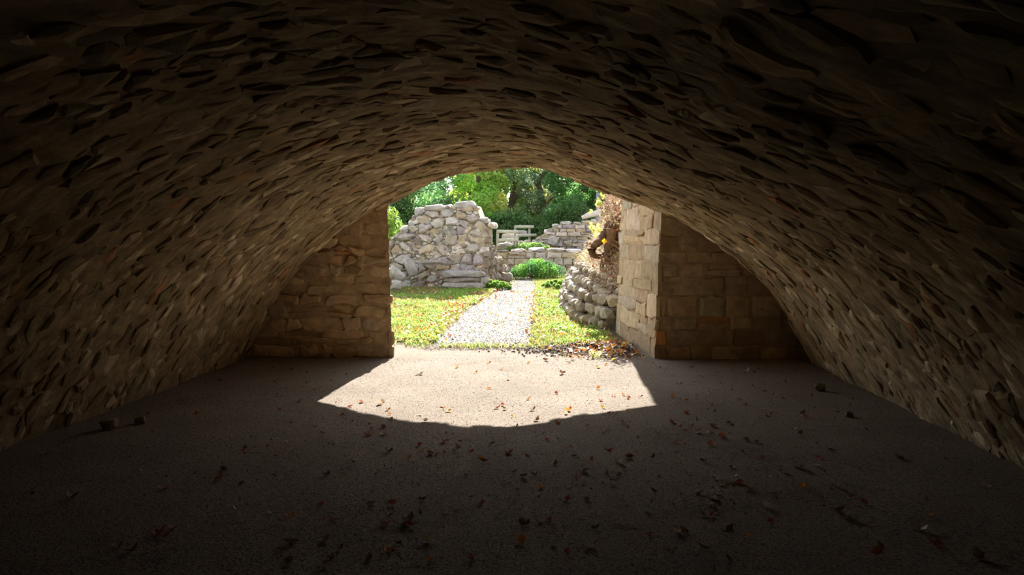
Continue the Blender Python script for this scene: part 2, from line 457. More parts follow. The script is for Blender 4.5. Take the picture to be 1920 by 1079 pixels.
# right pier: long flank running out past the vault
RB = [(1.42, WF), (4.4, WF), (4.4, 12.1), (1.16, 11.95)]
RT = [(1.55, WF), (4.4, WF), (4.4, 12.1), (1.27, 11.95)]
wall_right = prism_wall('wall_right', RB, RT, -.15, 3.4, M_wmortar, 'pale stone pier and dark end wall closing the right side under the vault')
rng = random.Random(8)
it = face_stones((1.43, WF), (4.2, WF), -.02, 2.2, (0.08, 0), .30, .21, rng, PAL_W, lambda p: -.05 < p.z < vault_z(p.x, WF) + .12, (.004, .01, .02), .1, .006, .04, .35, .03, .08, courses)
it += face_stones((1.16, 11.95), (1.42, WF), -.02, 3.38, (.12, 0), .75, .23, rng, PAL_W + [((.45, .37, .27), 5)], lambda p: p.z < 3.4, (.004, .01, .022), .16, .004, .03, .45, .05, .08, courses)
emit_stones(wall_right, it, M_wstone, 290, px_area, 'wall_stones')
# back wall far behind the camera
wall_back = prism_wall('wall_back', [(-4.8, Y0 - .5), (4.8, Y0 - .5), (4.8, Y0), (-4.8, Y0)], [(-4.8, Y0 - .5), (4.8, Y0 - .5), (4.8, Y0), (-4.8, Y0)], -.2, 3.4, M_vault, 'rough stone wall closing the dark end of the vault', .4, .02)

# ---- floor, ground, path
def height_grid(name, x0, x1, y0, y1, dx, dy, fn, mat, label, smooth=True):
    nx, ny = int((x1 - x0) / dx), int((y1 - y0) / dy); v, q = [], []
    for j in range(ny + 1):
        for i in range(nx + 1):
            x = x0 + (x1 - x0) * i / nx; y = y0 + (y1 - y0) * j / ny; v.append((x, y, fn(x, y)))
    for j in range(ny):
        for i in range(nx):
            a = j * (nx + 1) + i; q.append((a, a + 1, a + nx + 2, a + nx + 1))
    o = link(name, mesh_of(name, v, q, mat, None, smooth)); return tag(o, label, kind='structure')
floor = height_grid('floor', -4.8, 4.8, Y0 - .3, 10.72, .075, .075, lambda x, y: gz(x, y) + .006 * nz(x, y, 1, 6) + .003 * nz(x, y, 4, 17), M_sand, 'coarse tan sand floor of the vault')
ground = height_grid('ground', -16, 16, 10.72, 62, .2, .2, lambda x, y: gz(x, y) - .004, M_soil, 'soil and turf of the yard outside the vault')
def ground_px(px, py):
    d = ray(px, py); t = .5
    p = Vector((0, 0, CAM_Z))
    for _ in range(40):
        q = p + d * t; e = q.z - gz(q.x, q.y)
        t += e / max(.02, -d.z) * .7
    return p + d * t
PATH = [(653, 800, 1000), (645, 808, 1000), (630, 822, 1000), (605, 845, 1004), (580, 872, 1006), (560, 905, 1007), (545, 930, 1008), (535, 948, 1008), (530, 955, 1003)]
pl, pr = [], []
for (y, a, b) in PATH: pl.append(ground_px(a, y)); pr.append(ground_px(b, y))
PL = [(p.y, p.x) for p in pl]; PR = [(p.y, p.x) for p in pr]
v, q = [], []
K, R_ = 10, 70
ya, yb = max(PL[0][0], PR[0][0]), min(PL[-1][0], PR[-1][0]) + 3.2
for j in range(R_ + 1):
    y = ya + (yb - ya) * j / R_
    k = max(0, y - (yb - 3.2)) * .35                           # the path bears right behind the bank
    xl, xr = lerp_tab(PL, y) + .09 * fbm(0, y, 3, 2) + k, lerp_tab(PR, y) + .09 * fbm(3, y, 8, 2) + k
    for i in range(K + 1):
        x = xl + (xr - xl) * i / K; v.append((x, y, gz(x, y) + ((.010 + .004 * nz(x, y, 0, 5)) * min(1, j / 4) - .02 * (j == 0) if 0 < i < K else -.015)))
for j in range(R_):
    for i in range(K):
        a = j * (K + 1) + i; q.append((a, a + 1, a + K + 2, a + K + 1))
path = link('path', mesh_of('path', v, q, M_gravel, None, True)); tag(path, 'pale gravel path leading out from the vault past the ruined walls', kind='structure')
def on_path(x, y, m=0.0):
    if y < ya: return y > ya - .1 and lerp_tab(PL, y) < x < lerp_tab(PR, y)
    return lerp_tab(PL, y) + m < x < lerp_tab(PR, y) - m

# ================================================================== RUINS
def wall_from_profile(name, A, B, prof, thick, z0f, label, cat, su, sv, seed, limit, lean=0.0, jit=.35, proud=(.02, .04, .07), cap=(.3, .1), pal=PAL_R, gap=.014, fill=0.0, lay=None):
    """standing ruin: prof = [(distance along A->B, top z)]; mortar mass, face stones, cap stones"""
    rng = random.Random(seed)
    A3, B3 = Vector((*A, 0)), Vector((*B, 0)); U = (B3 - A3); Lg = U.length; U.normalize()
    Back = Vector((-U.y, U.x, 0)); N = -Back                  # N faces the camera side (A left, B right)
    root = empty(name, (A3.x, A3.y, z0f(A3.x, A3.y)))
    tag(root, label, cat, kind='thing')
    top = lambda u: lerp_tab(prof, u)
    k, m = max(4, int(Lg / .15)), 14; v, q = [], []
    for side in (0, 1):
        for jj in range(m + 1):
            for ii in range(k + 1):
                u = Lg * ii / k; p = A3 + U * u; zb = z0f(p.x, p.y) - .1; zt = top(u) - .02 + .03 * nz(u, 0, seed, 4)
                z = zb + (zt - zb) * jj / m; p = p + Back * (thick * side + lean * (z - zb) * (1 - 2 * side)); p.z = z
                v.append(p + (N if side == 0 else Back) * (.035 * fbm(u, z, seed + side, 3) - .04))
    W = k + 1; S2 = (m + 1) * W
    for jj in range(m):
        for ii in range(k):
            a = jj * W + ii; q.append((a, a + 1, a + W + 1, a + W)); a += S2; q.append((a + 1, a, a + W, a + W + 1))
    for ii in range(k): a = m * W + ii; q.append((a, a + 1, S2 + a + 1, S2 + a))
    for jj in range(m):
        a = jj * W; q.append((a + W, S2 + a + W, S2 + a, a)); a += k; q.append((a, S2 + a, S2 + a + W, a + W))
    link('mortar_core', mesh_of('mortar_core', v, q, M_rmortar, (.4, .36, .3)), root)
    items = []
    zmin = min(z0f(A3.x, A3.y), z0f(B3.x, B3.y)) - .05; zmax = max(t for _, t in prof)
    Vv = (Vector((0, 0, 1)) + Back * lean).normalized()
    for poly in (lay or cells)(0, Lg, zmin, zmax, su, sv, rng, jit, .45):
        cu = sum(p[0] for p in poly) / len(poly); cv = sum(p[1] for p in poly) / len(poly)
        if not (0 < cu < Lg) or cv > top(cu) - .03 or rng.random() < .04: continue
        poly = [(min(max(a, -.06), Lg + .05), min(b, top(min(max(a, 0), Lg)) + .05)) for a, b in poly]
        g = stone_geo(poly, A3 + Back * (-lean * zmin), U, Vv, N, rng, rng.choice(proud), gap, .07, .3, .7, .26, .07)
        if g: items.append((g[0], g[1], g[2], pick(pal, rng)))
    if fill:                                                  # small rubble packed between the larger stones
        for poly in cells(0, Lg, zmin, zmax, .12, .085, rng, .5, .5):
            cu = sum(p[0] for p in poly) / len(poly); cv = sum(p[1] for p in poly) / len(poly)
            if not (.03 < cu < Lg - .03) or cv > top(cu) - .05 or rng.random() < 1 - fill: continue
            g = stone_geo(poly, A3 + Back * (-lean * zmin), U, Vv, N, rng, rng.uniform(.0, .045), .004, .06, .3, .7, .3, 0)
            if g: items.append((g[0], g[1], g[2], pick(pal, rng, .2)))
    u = 0                                                     # coping / broken top stones
    while u < Lg:
        w = cap[0] * rng.uniform(.6, 1.5); p = A3 + U * (u + w / 2) + Back * (lean * (top(u + w / 2) - zmin))
        n_b = max(1, int(thick / .35))
        for b in range(n_b):
            h = cap[1] * rng.uniform(.6, 1.3)
            c = p + Back * (thick * (b + .42) / n_b); c.z = min(top(u + w * .2), top(u + w * .8)) + h * .3
            vv_, ff_ = hull_rock(c, w * .52, thick / n_b * .55, h, rng, 14, Matrix.Rotation(math.atan2(U.y, U.x) + rng.uniform(-.12, .12), 3, 'Z'), .15)
            items.append((vv_, ff_, c, pick(pal, rng)))
        u += w * .97
    emit_stones(root, items, M_rstone, limit, px_area, 'wall_stones')
    return root

# ---- the tall broken wall stump left of the path
RY = 19.5
rp = [(700, 470), (722, 455), (738, 433), (758, 422), (779, 395), (792, 386), (846, 385), (852, 379), (894, 379), (897, 402), (912, 420)]
rp3 = [at_y(x, y, RY) for x, y in rp]
RA = (rp3[0].x - 2.2, RY + .25); RBp = (at_y(914, 420, RY).x, RY)
prof = [(0, 1.0), (1.2, .95)] + [(p.x - RA[0], p.z - .06) for p in rp3]
ruin = wall_from_profile('ruined_wall', RA, RBp, prof, 1.2, gz, 'tall broken stump of pale rubble wall left of the gravel path', 'ruined wall', .29, .20, 21, 290, .02, .5, (.0, .03, .06, .09, .12), (.30, .09), PAL_R, .010, .8)
# flank of the same stump running back, sloping down
FL = wall_from_profile('ruined_wall_flank', RBp, (-.93, 22.6), [(0, 1.86), (.5, 1.55), (1.2, 1.15), (2.2, .85), (3.2, .55)], .7, gz,
    'low crumbling flank of rubble sloping back from the broken stump', 'ruined wall', .24, .16, 23, 150, .03, .45, (.02, .04, .07), (.25, .09), [((.30, .25, .19), 3), ((.36, .31, .25), 3), ((.24, .19, .14), 2)], .008, .5)
capr = random.Random(55)
for (px, py, sx, sz, tc_) in ((820, 391, .36, .09, (.40, .34, .29)), (873, 386, .31, .13, (.40, .37, .34)), (786, 397, .12, .12, (.42, .39, .36)), (906, 414, .16, .10, (.36, .33, .30)), (882, 408, .26, .08, (.38, .33, .28))):
    vv_, ff_ = hull_rock(at_y(px, py, 19.75), sx, .3, sz, capr, 22, Matrix.Rotation(capr.uniform(-.1, .1), 3, 'Z'), .12)
    link('cap_stone', mesh_of('cap_stone', vv_, ff_, M_rstone, tc_), ruin)
def rock(name, c, s, seed, tint, label, cat='rock', group=None, rot=None, n=20, mat=None, chunk=.2):
    rg = random.Random(seed); v, f = hull_rock((0, 0, 0), *s, rg, n, rot, chunk)
    o = link(name, mesh_of(name, v, f, mat or M_rstone, tint)); o.location = c
    return tag(o, label, cat, group)
def rot(rx=0, ry=0, rz=0):
    return Matrix.Rotation(math.radians(rz), 3, 'Z') @ Matrix.Rotation(math.radians(ry), 3, 'Y') @ Matrix.Rotation(math.radians(rx), 3, 'X')
def seat(px, py, Y, s):  # centre of a rock seen at that pixel
    return at_y(px, py, Y)
# ledge of long slabs at the stump's foot
for nm, px, py, Y, s, lab, sd in (
    ('stone_slab', 870, 514, 19.15, (.56, .22, .10), 'long grey slab, topmost of the ledge at the foot of the broken stump', 1),
    ('stone_slab', 868, 526, 19.1, (.50, .26, .08), 'dark middle slab of the ledge at the foot of the broken stump', 2),
    ('stone_slab', 872, 535, 18.95, (.58, .26, .08), 'pale lowest slab of the ledge lying in the grass before the stump', 3),
    ('stone_slab', 806, 492, 19.2, (.42, .12, .06), 'weathered slab projecting low from the stump above the dark course', 4),
    ('boulder', 770, 500, 19.0, (.14, .12, .25), 'upright leaning boulder at the left foot of the broken stump', 5),
    ('boulder', 745, 514, 18.35, (.26, .11, .11), 'streaked grey boulder sloping down beside the left jamb', 6),
    ('boulder', 741, 535, 17.9, (.16, .14, .12), 'small pale boulder lying in the grass beside the left jamb', 7),
    ('boulder', 910, 528, 19.0, (.13, .15, .11), 'rounded stone at the right end of the slab ledge', 8),
    ('boulder', 952, 520, 20.6, (.15, .16, .13), 'blocky stone at the far foot of the sloping flank', 9)):
    r_ = {5: rot(0, -25, 10), 6: rot(0, 38, 10)}.get(sd, rot(0, 0, (sd * 37) % 9 - 4))
    c = at_y(px, py, Y)
    if nm == 'boulder': c.z = max(c.z, gz(c.x, c.y) + s[2] * .7)
    rock(nm, c, s, 100 + sd, (.40, .37, .34) if sd in (1, 5, 6, 7) else (.34, .30, .25) if sd != 2 else (.24, .2, .15), lab, 'slab' if nm == 'stone_slab' else 'boulder', None, r_, 24, None, .12)

# ---- terrace walls at the end of the path
TERR = 1.02
lower = wall_from_profile('terrace_wall', (-4.2, 24.2), (4.5, 23.9), [(0, 1.12), (2.0, 1.1), (3, 1.12), (4.5, 1.16), (5.4, 1.10), (8.7, 1.3)], .6, gz,
    'low retaining wall of grey rubble behind the green bush', 'stone wall', .34, .16, 31, 230, .02, .2, (.02, .035, .05), (.42, .075), PAL_R, .010, 0, courses)
up_px = [(930, 458), (958, 452), (985, 449), (1003, 450), (1006, 440), (1018, 434), (1030, 424), (1044, 418), (1046, 416), (1075, 415), (1100, 412), (1150, 408), (1230, 400)]
upA = (at_y(930, 458, 26).x, 26.0)
upper = wall_from_profile('terrace_wall', upA, (at_y(1230, 400, 26).x, 26.0), [(p.x - upA[0], p.z - .08) for p in (at_y(x, y, 26.0) for x, y in up_px)], .55, lambda x, y: TERR - .1,
    'upper dry-laid stone wall stepping up towards the right above the terrace', 'stone wall', .27, .125, 37, 230, .01, .2, (.02, .035, .05), (.3, .07), PAL_R, .008, 0, courses)
terr = height_grid('terrace_ground', -10, 10, 24.3, 31, .3, .3, lambda x, y: TERR + .05 * nz(x, y, 0, 1) + .04 * max(0, y - 26.6), M_soil, 'earth terrace behind the low retaining wall')
# loose stones on the terrace by the rails
for i, (px, py, Y, s, lab) in enumerate((
    (957, 446, 25.4, (.30, .22, .16), 'large pale stone on the terrace behind the lower hand rail'),
    (977, 438, 27.2, (.26, .2, .14), 'tan stone on the terrace under the upper hand rail'),
    (948, 459, 24.6, (.28, .2, .07), 'flat slab at the foot of the left rail post'),
    (1037, 452, 25.75, (.22, .12, .18), 'square grey block beside the tuft on the terrace'))):
    c = at_y(px, py, Y); c.z = max(c.z, TERR + s[2] * .6)
    rock('loose_stone', c, s, 140 + i, (.44, .40, .35), lab, 'stone', None, rot(0, 0, i * 13), 18)

# ---- log rails
def tube(pts, radii, sides=8, jitter=0.0, rng=None, cap=True):
    v, f = [], []; n = len(pts); pts = [Vector(p) for p in pts]
    for i, p in enumerate(pts):
        d = (pts[min(i + 1, n - 1)] - pts[max(i - 1, 0)]).normalized()
        ref = Vector((0, 0, 1)) if abs(d.z) < .9 else Vector((0, 1, 0))
        a = d.cross(ref).normalized(); b = d.cross(a)
        for k in range(sides):
            t = 2 * math.pi * k / sides; r = radii[i] * (1 + (rng.uniform(-jitter, jitter) if rng else 0))
            v.append(p + a * math.cos(t) * r + b * math.sin(t) * r)
    for i in range(n - 1):
        for k in range(sides):
            l = (k + 1) % sides; f.append((i * sides + k, i * sides + l, (i + 1) * sides + l, (i + 1) * sides + k))
    if cap: f.append(tuple(range(sides))[::-1]); f.append(tuple((n - 1) * sides + k for k in range(sides)))
    return v, f
def log_rail(label, FY, posts, rails):
    root = empty('log_rail', at_y(posts[0][0], posts[0][2], FY)); tag(root, label, 'hand rail')
    for (px, y0_, y1_) in posts:
        a, b = at_y(px, y1_, FY), at_y(px, y0_, FY); a.z = min(a.z, TERR - .02)
        v, f = tube([a, a.lerp(b, .5), b], [.045, .043, .042], 8); link('post', mesh_of('post', v, f, M_wood, (.33, .31, .23), True), root)
    for (xa, ya_, xb, yb_) in rails:
        a, b = at_y(xa, ya_, FY - .06), at_y(xb, yb_, FY - .06)
        v, f = tube([a, a.lerp(b, .5), b], [.052, .055, .050], 10); link('rail', mesh_of('rail', v, f, M_wood, (.40, .40, .30), True), root)
log_rail('lower grey log hand rail with two rails, beside the broken stump', 24.9, [(933, 435, 466), (966, 435, 452)], [(931, 434, 971, 435), (933, 451, 971, 450)])
log_rail('upper grey log hand rail standing on the terrace behind the other', 26.7, [(966, 425, 450), (992.5, 426, 446)], [(965, 425.5, 1001, 425.5), (967, 442, 1006, 441)])
# pale log on the upper wall
a, b = at_y(1091, 410, 26.2), at_y(1127, 397, 26.2); a.z += .02
v, f = tube([a, a.lerp(b, .35) + Vector((0, 0, .02)), a.lerp(b, .7), b], [.07, .10, .10, .09], 10)
tag(link('fallen_log', mesh_of('fallen_log', v, f, M_wood, (.62, .55, .47), True)), 'bleached log lying slantwise on top of the upper wall', 'log')

# ---- the overgrown bank on the right
BP = [(0, -.08), (.10, .30), (.24, .62), (.36, .80), (.62, 1.15), (.80, 1.55), (.95, 1.95), (1.2, 2.2), (2.0, 2.35), (4.0, 2.5)]
def bank_pt(y, t):
    """point on the bank: t metres in from its foot"""
    k = min(1, max(.55, (y - 10.6) / 2.4)) * (1 if y < 16 else max(.35, 1 - .09 * (y - 16)))
    x = lerp_tab(BANK_FOOT, y) + t
    return Vector((x, y, gz(x, y) + (lerp_tab(BP, t) * k if t > 0 else -.1) + .05 * fbm(x, y, 2, 2)))
v, q = [], []; T_ = [-.1, 0, .05, .1, .17, .24, .3, .36, .45, .55, .65, .75, .85, .95, 1.05, 1.2, 1.5, 2, 2.8, 4]; ys = [12.14 + .148 * i for i in range(78)]
for y in ys:
    for t in T_: v.append(bank_pt(y, t))
W = len(T_)
for j in range(len(ys) - 1):
    for i in range(W - 1):
        a = j * W + i; q.append((a, a + 1, a + W + 1, a + W))
bank = link('earth_bank', mesh_of('earth_bank', v, q, M_earth, None, True)); tag(bank, 'steep earth bank faced with loose stones, beyond the right pier', 'bank')
rng = random.Random(77)
def foot_dir(y):
    d = Vector((lerp_tab(BANK_FOOT, y + .1) - lerp_tab(BANK_FOOT, y - .1), .2, 0)).normalized(); return d
items = []
row_t = [(.02, .22), (.08, .22), (.15, .2), (.25, .17), (.37, .13)]
for r_i, (t, hgt) in enumerate(row_t):
    y = 11.98 + rng.uniform(0, .15)
    while y < 19.5:
        w = rng.uniform(.18, .36) * (1 if r_i < 3 else .75)
        d = foot_dir(y + w / 2); p = bank_pt(y + w / 2, t); hh = hgt * rng.uniform(.55, .8)
        if r_i == 0: p.z = gz(p.x, p.y) + hh * .6
        elif r_i == 1: p.z = gz(p.x, p.y) + .27
        elif r_i == 2: p.z = gz(p.x, p.y) + .46
        p += Vector((-d.y, d.x, 0)) * rng.uniform(-.02, .06)
        ang = math.atan2(d.y, d.x)
        vv_, ff_ = hull_rock(p, w * .55, rng.uniform(.1, .16), hh * .72, rng, 15, Matrix.Rotation(ang, 3, 'Z') @ Matrix.Rotation(rng.uniform(-.3, .3), 3, 'Y') @ Matrix.Rotation(rng.uniform(-.25, .25), 3, 'X'), .22)
        items.append((vv_, ff_, p, pick([((.33, .28, .205), 4), ((.28, .24, .19), 3), ((.38, .34, .28), 2)], rng)))
        y += w * .92 * max(.5, d.y)
emit_stones(bank, items, M_rstone, 290, px_area, 'bank_stones')

# ================================================================== VEGETATION
def leaf_cloud(P, size, tint, rs, up=.3, asp=.5):
    """rhombic leaves at points P (n,3); returns verts, faces, tints"""
    n = len(P)
    d = rs.normal(size=(n, 3)); d /= np.linalg.norm(d, axis=1)[:, None]
    nn = rs.normal(size=(n, 3)); nn[:, 2] += up * 3; nn -= d * (nn * d).sum(1)[:, None]; nn /= np.linalg.norm(nn, axis=1)[:, None]
    w = np.cross(d, nn); L = (size * rs.uniform(.6, 1.35, n))[:, None]
    V = np.stack([P - d * L * .5, P + w * L * asp * .5 + nn * L * .08, P + d * L * .5, P - w * L * asp * .5 + nn * L * .08], 1).reshape(-1, 3)
    Fa = np.arange(n * 4).reshape(n, 4)
    return V, Fa, np.repeat(tint, 4, axis=0)
def vary(base, n, rs, k=.25):
    b = np.array(base)[None, :] if np.ndim(base) == 1 else np.array(base)
    return np.clip(b * rs.uniform(1 - k, 1 + k, (n, 1)) * rs.uniform(.93, 1.07, (n, 3)), .005, .95)
def tree(name, label, base, H, Rx, tint, seed, n=22000, leaf=.13, low=.15, tint2=None, blobs=34, group=None, asp=.5, trunk_t=(.16, .12, .08)):
    rs = np.random.RandomState(seed); rg = random.Random(seed)
    base = Vector(base); root = empty(name, base); tag(root, label, 'tree', group)
    pts = [base + Vector((0, 0, -.3))] + [base + Vector((rg.uniform(-.12, .12) * i, rg.uniform(-.1, .1) * i, H * .82 * i / 5)) for i in range(1, 6)]
    v, f = tube(pts, [.20 * H / 6 * (1 - .14 * i) for i in range(6)], 8); trunk = link('trunk', mesh_of('trunk', v, f, M_bark, trunk_t, True), root)
    cen = []
    for i in range(blobs):
        z = low + (1 - low) * ((i + .5) / blobs); prof_ = math.sin(math.pi * min(1, .16 + .84 * z)) ** .6 if z < .97 else .3
        a = i * 2.4 + rg.uniform(-.5, .5); r = Rx * prof_ * rg.uniform(.35, .95)
        cen.append((base.x + r * math.cos(a), base.y + r * math.sin(a), base.z + z * H, Rx * rg.uniform(.24, .42)))
    bag = Bag()
    for c in cen[::4]:
        q = Vector(c[:3]); s_ = pts[min(5, max(1, int((q.z - base.z) / (H * .82) * 5)))]
        v, f = tube([s_ - Vector((0, 0, .3)), s_.lerp(q, .5) + Vector((0, 0, .05)), q], [.06, .04, .015], 6); bag.add(v, f, trunk_t)
    bag.build('branches', M_bark, trunk, True)
    cen = np.array(cen); w = cen[:, 3] ** 2; idx = rs.choice(len(cen), n, p=w / w.sum())
    d = rs.normal(size=(n, 3)); d /= np.linalg.norm(d, axis=1)[:, None]
    P = cen[idx, :3] + d * (cen[idx, 3] * rs.uniform(.45, 1.08, n) ** .6)[:, None] * np.array([1, 1, .75])
    P[:, 2] = np.maximum(P[:, 2], base.z + .1)
    tint = tuple(min(.8, x * 1.8 + .03) for x in tint); tint2 = tuple(min(.8, x * 1.8 + .03) for x in tint2)
    ct = vary(tint, len(cen), rs, .22)
    if tint2 is not None:
        m = rs.rand(len(cen)) < .35; ct[m] = vary(tint2, m.sum(), rs, .2)
    V, Fa, t = leaf_cloud(P, leaf, vary(ct[idx], n, rs, .3), rs, .4, asp)
    o = link('crown', np_mesh('crown', V, Fa, M_leaf, t), root)
    return root
def on_terr(px, Y): 
    p = at_y(px, 449, Y); z = TERR + .05 if Y < 31 else gz(p.x, Y); return (p.x, Y, z)
tree('leafy_tree', 'pale bluish-green tree rising just behind the tall broken stump', on_terr(765, 30.5), 4.6, 2.0, (.13, .24, .11), 1, 20000, .17, .05, (.20, .33, .10), 34, None, .32)
tree('leafy_tree', 'sunlit yellow-green tree behind the right shoulder of the broken stump', on_terr(888, 32), 6.0, 1.35, (.24, .36, .06), 2, 19000, .15, .02, (.38, .44, .12), 40, None, .6)
tree('leafy_tree', 'olive-yellow tree under the crown of the arch behind the hand rails', on_terr(962, 36), 6.6, 1.7, (.17, .22, .05), 3, 20000, .14, .0, (.28, .29, .06), 36)
tree('conifer', 'grey-green bushy conifer behind the upper wall, middle of the dark trees', on_terr(1022, 34.5), 6.4, 1.5, (.13, .19, .10), 4, 26000, .12, .0, (.14, .19, .09), 40, None, .35)
tree('leafy_tree', 'deep green tree behind the bleached log at the right of the arch', on_terr(1090, 33.5), 6.2, 1.6, (.07, .16, .04), 5, 26000, .13, .0, (.08, .18, .04), 40)
for i, (X, Y, H, R, lab) in enumerate((
    (-8.2, 33, 6.5, 2.4, 'broad green tree hidden behind the left jamb, beside the bluish tree'), (5.0, 34, 6.5, 2.2, 'broad green tree hidden behind the right pier'),
    (-5.2, 41, 5.7, 2.9, 'tall dark tree in the back row, behind the bluish tree'), (-1.4, 42, 5.9, 2.9, 'tall dark tree in the back row, behind the yellow-green tree'),
    (2.2, 41.5, 5.7, 2.9, 'tall dark tree in the back row, behind the grey-green conifer'), (5.8, 42, 5.7, 2.9, 'tall dark tree in the back row, behind the deep green tree'),
    (-9.5, 42, 5.6, 2.9, 'tall dark tree at the left end of the back row'), (9.6, 42, 5.6, 2.9, 'tall dark tree at the right end of the back row'))):
    tree('leafy_tree', lab, (X, Y, gz(X, Y) if Y > 31 else TERR), H, R, (.07, .13, .035), 20 + i, 13000, .27, .0, (.10, .17, .05), 34, 'trees of the back row' if Y > 40 else None)
# shrub glimpsed left of the stump
def shrub(name, label, c, rx, ry, h, tint, seed, n, leaf, asp=.5, cat='shrub', tint2=None, blobs=14):
    rs = np.random.RandomState(seed); rg = random.Random(seed); c = Vector(c); root = empty(name, c); tag(root, label, cat)
    bag = Bag(); cen = []
    for i in range(blobs):
        a = i * 2.4; r = math.sqrt((i + .5) / blobs); z = h * (.25 + .75 * (1 - r * r) * rg.uniform(.7, 1))
        q = Vector((c.x + rx * r * math.cos(a), c.y + ry * r * math.sin(a), c.z + z * .85)); cen.append((*q, min(rx, h) * rg.uniform(.22, .36)))
        v, f = tube([c + Vector((.1 * math.cos(a), .1 * math.sin(a), -.05)), c.lerp(q, .6), q], [.015, .012, .006], 5); bag.add(v, f, (.2, .15, .08))
    bag.build('stems', M_bark, root)
    cen = np.array(cen); idx = rs.randint(0, len(cen), n); d = rs.normal(size=(n, 3)); d /= np.linalg.norm(d, axis=1)[:, None]
    P = cen[idx, :3] + d * (cen[idx, 3] * rs.uniform(.3, 1.1, n) ** .5)[:, None]; P[:, 2] = np.maximum(P[:, 2], c.z + .01)
    ct = vary(tint, len(cen), rs, .2)
    if tint2 is not None: m = rs.rand(len(cen)) < .4; ct[m] = vary(tint2, m.sum(), rs, .2)
    V, Fa, t = leaf_cloud(P, leaf, vary(ct[idx], n, rs, .3), rs, .5, asp)
    link('foliage', np_mesh('foliage', V, Fa, M_leaf, t), root); return root
for i, (X, h, lab) in enumerate(((-9.4, 2.8, 'broad dark green shrub farthest left, hidden beyond the left jamb'), (-5.6, 2.4, 'dark green shrub behind the left end of the broken stump'), (-3.2, 2.2, 'dark green shrub behind the middle of the broken stump'), (-1.1, 1.7, 'dark green shrub in the shade just behind the log hand rails'), (1.0, 2.0, 'dark green shrub behind the step of the upper wall'), (3.2, 2.2, 'dark green shrub behind the bleached log'))):
    shrub('dark_shrub', lab, (X, 29.4 + .3 * (i % 2), TERR + .1), 1.35 if X > -8 else 2.2, .8, h, (.10, .20, .06), 80 + i, 7000, .11, .5, 'shrub', (.15, .25, .08), 26)
p = at_y(735, 449, 23.5); shrub('leafy_shrub', 'bright yellow-green shrub between the left jamb and the stump', (p.x - .2, 23.3, gz(p.x, 23.3)), .9, .8, 2.5, (.26, .38, .07), 61, 5000, .12, .4, 'shrub', (.12, .24, .05), 20)
p = at_y(1008, 449, 22.3); shrub('low_bush', 'low bright green bush at the end of the gravel path', (p.x, 22.4, gz(p.x, 22.4)), .72, .55, .55, (.17, .36, .06), 62, 9000, .055, .4, 'bush', (.09, .24, .06), 26)
p = at_y(940, 449, 20.2); shrub('low_bush', 'small leafy clump at the corner of the stump beside the path', (p.x - .12, 18.95, gz(p.x, 18.95)), .40, .2, .24, (.24, .42, .07), 63, 3000, .05, .5, 'bush', None, 14)
p = at_y(992, 449, 25.0); shrub('low_bush', 'flat light green tuft spreading on the terrace above the retaining wall', (p.x, 25.05, TERR + .02), .82, .3, .36, (.30, .44, .12), 64, 7000, .05, .5, 'bush', (.2, .36, .09), 26)
p = at_y(1072, 449, 19); shrub('low_bush', 'grassy green tuft against the far side of the stone-faced bank', (.45, 19.4, gz(.45, 19.4)), .4, .7, .2, (.26, .42, .09), 65, 5000, .06, .3, 'bush', None, 18)

# ---- grass (uncountable)
def blades(n, region, accept, hmin, hmax, wid, tints, seed, name, label, cat='grass', lean=.5, mat=M_blade, zfn=gz):
    rg = random.Random(seed); rs = np.random.RandomState(seed); P = []
    while len(P) < n:
        x, y = rg.uniform(region[0], region[1]), rg.uniform(region[2], region[3])
        if accept(x, y, rg): P.append((x, y, zfn(x, y) - .004))
    P = np.array(P); n = len(P); a = rs.uniform(0, 6.283, n); h = rs.uniform(hmin, hmax, n)
    sd = np.stack([np.cos(a), np.sin(a), np.zeros(n)], 1) * (wid * rs.uniform(.6, 1.4, n))[:, None]
    l = rs.normal(size=(n, 3)) * lean; l[:, 2] = 1; tip = P + l * h[:, None]
    mid = P + l * h[:, None] * .55 + np.array([0, 0, 1]) * (h * .12)[:, None]
    V = np.stack([P - sd, P + sd, mid + sd * .8, tip, mid - sd * .8], 1).reshape(-1, 3); Fa = np.arange(n * 5).reshape(n, 5)
    tt = np.array([t for t, _ in tints]); w = np.array([w for _, w in tints], float); ii = rs.choice(len(tt), n, p=w / w.sum())
    o = link(name, np_mesh(name, V, Fa, mat, np.repeat(vary(tt[ii], n, rs, .25), 5, axis=0)))
    return tag(o, label, cat, kind='stuff')
def turf(x, y, rg):
    if 10.3 < y < 10.85 and -1.4 < x < .75 and rg.random() < math.exp(-((y - 10.58 - .04 * nz(x, 0, 0, 3)) / .12) ** 2) * (.75 + .6 * nz(x, y, 3, 4)): return True
    if on_path(x, y, .02 + .10 * fbm(x, y, 1, 3)): return rg.random() < .015
    if y > 12 and x > lerp_tab(BANK_FOOT, y) - .03: return False
    if y < 12 and x > 1.05: return False
    if y < 11.1 and x < -1.80 - .56 * (y - 9.72): return False
    if y < 11.0:
        return rg.random() < .5 * (1 if -1.9 < x < .5 else .15) * min(1, max(0, (y - 10.4) / .3)) * (1 + fbm(x, y, 4, 2))
    if y > 19.3 and x < -1.0: return False
    return fbm(x, y, 6, 1.2) > -.7 or rg.random() < .4
G = [((.33, .39, .09), 5), ((.24, .33, .07), 4), ((.44, .43, .16), 4), ((.14, .25, .05), 2), ((.48, .38, .20), 2.5)]
blades(62000, (-4.5, 1.1, 10.3, 23.6), turf, .025, .075, .007, G, 3, 'grass', 'short sunlit turf on both sides of the gravel path', 'grass')
def clover_ok(x, y, rg): return turf(x, y, rg) and fbm(x, y, 11, .9) > .05 and y < 19
rg = random.Random(4); rs = np.random.RandomState(4); P = []
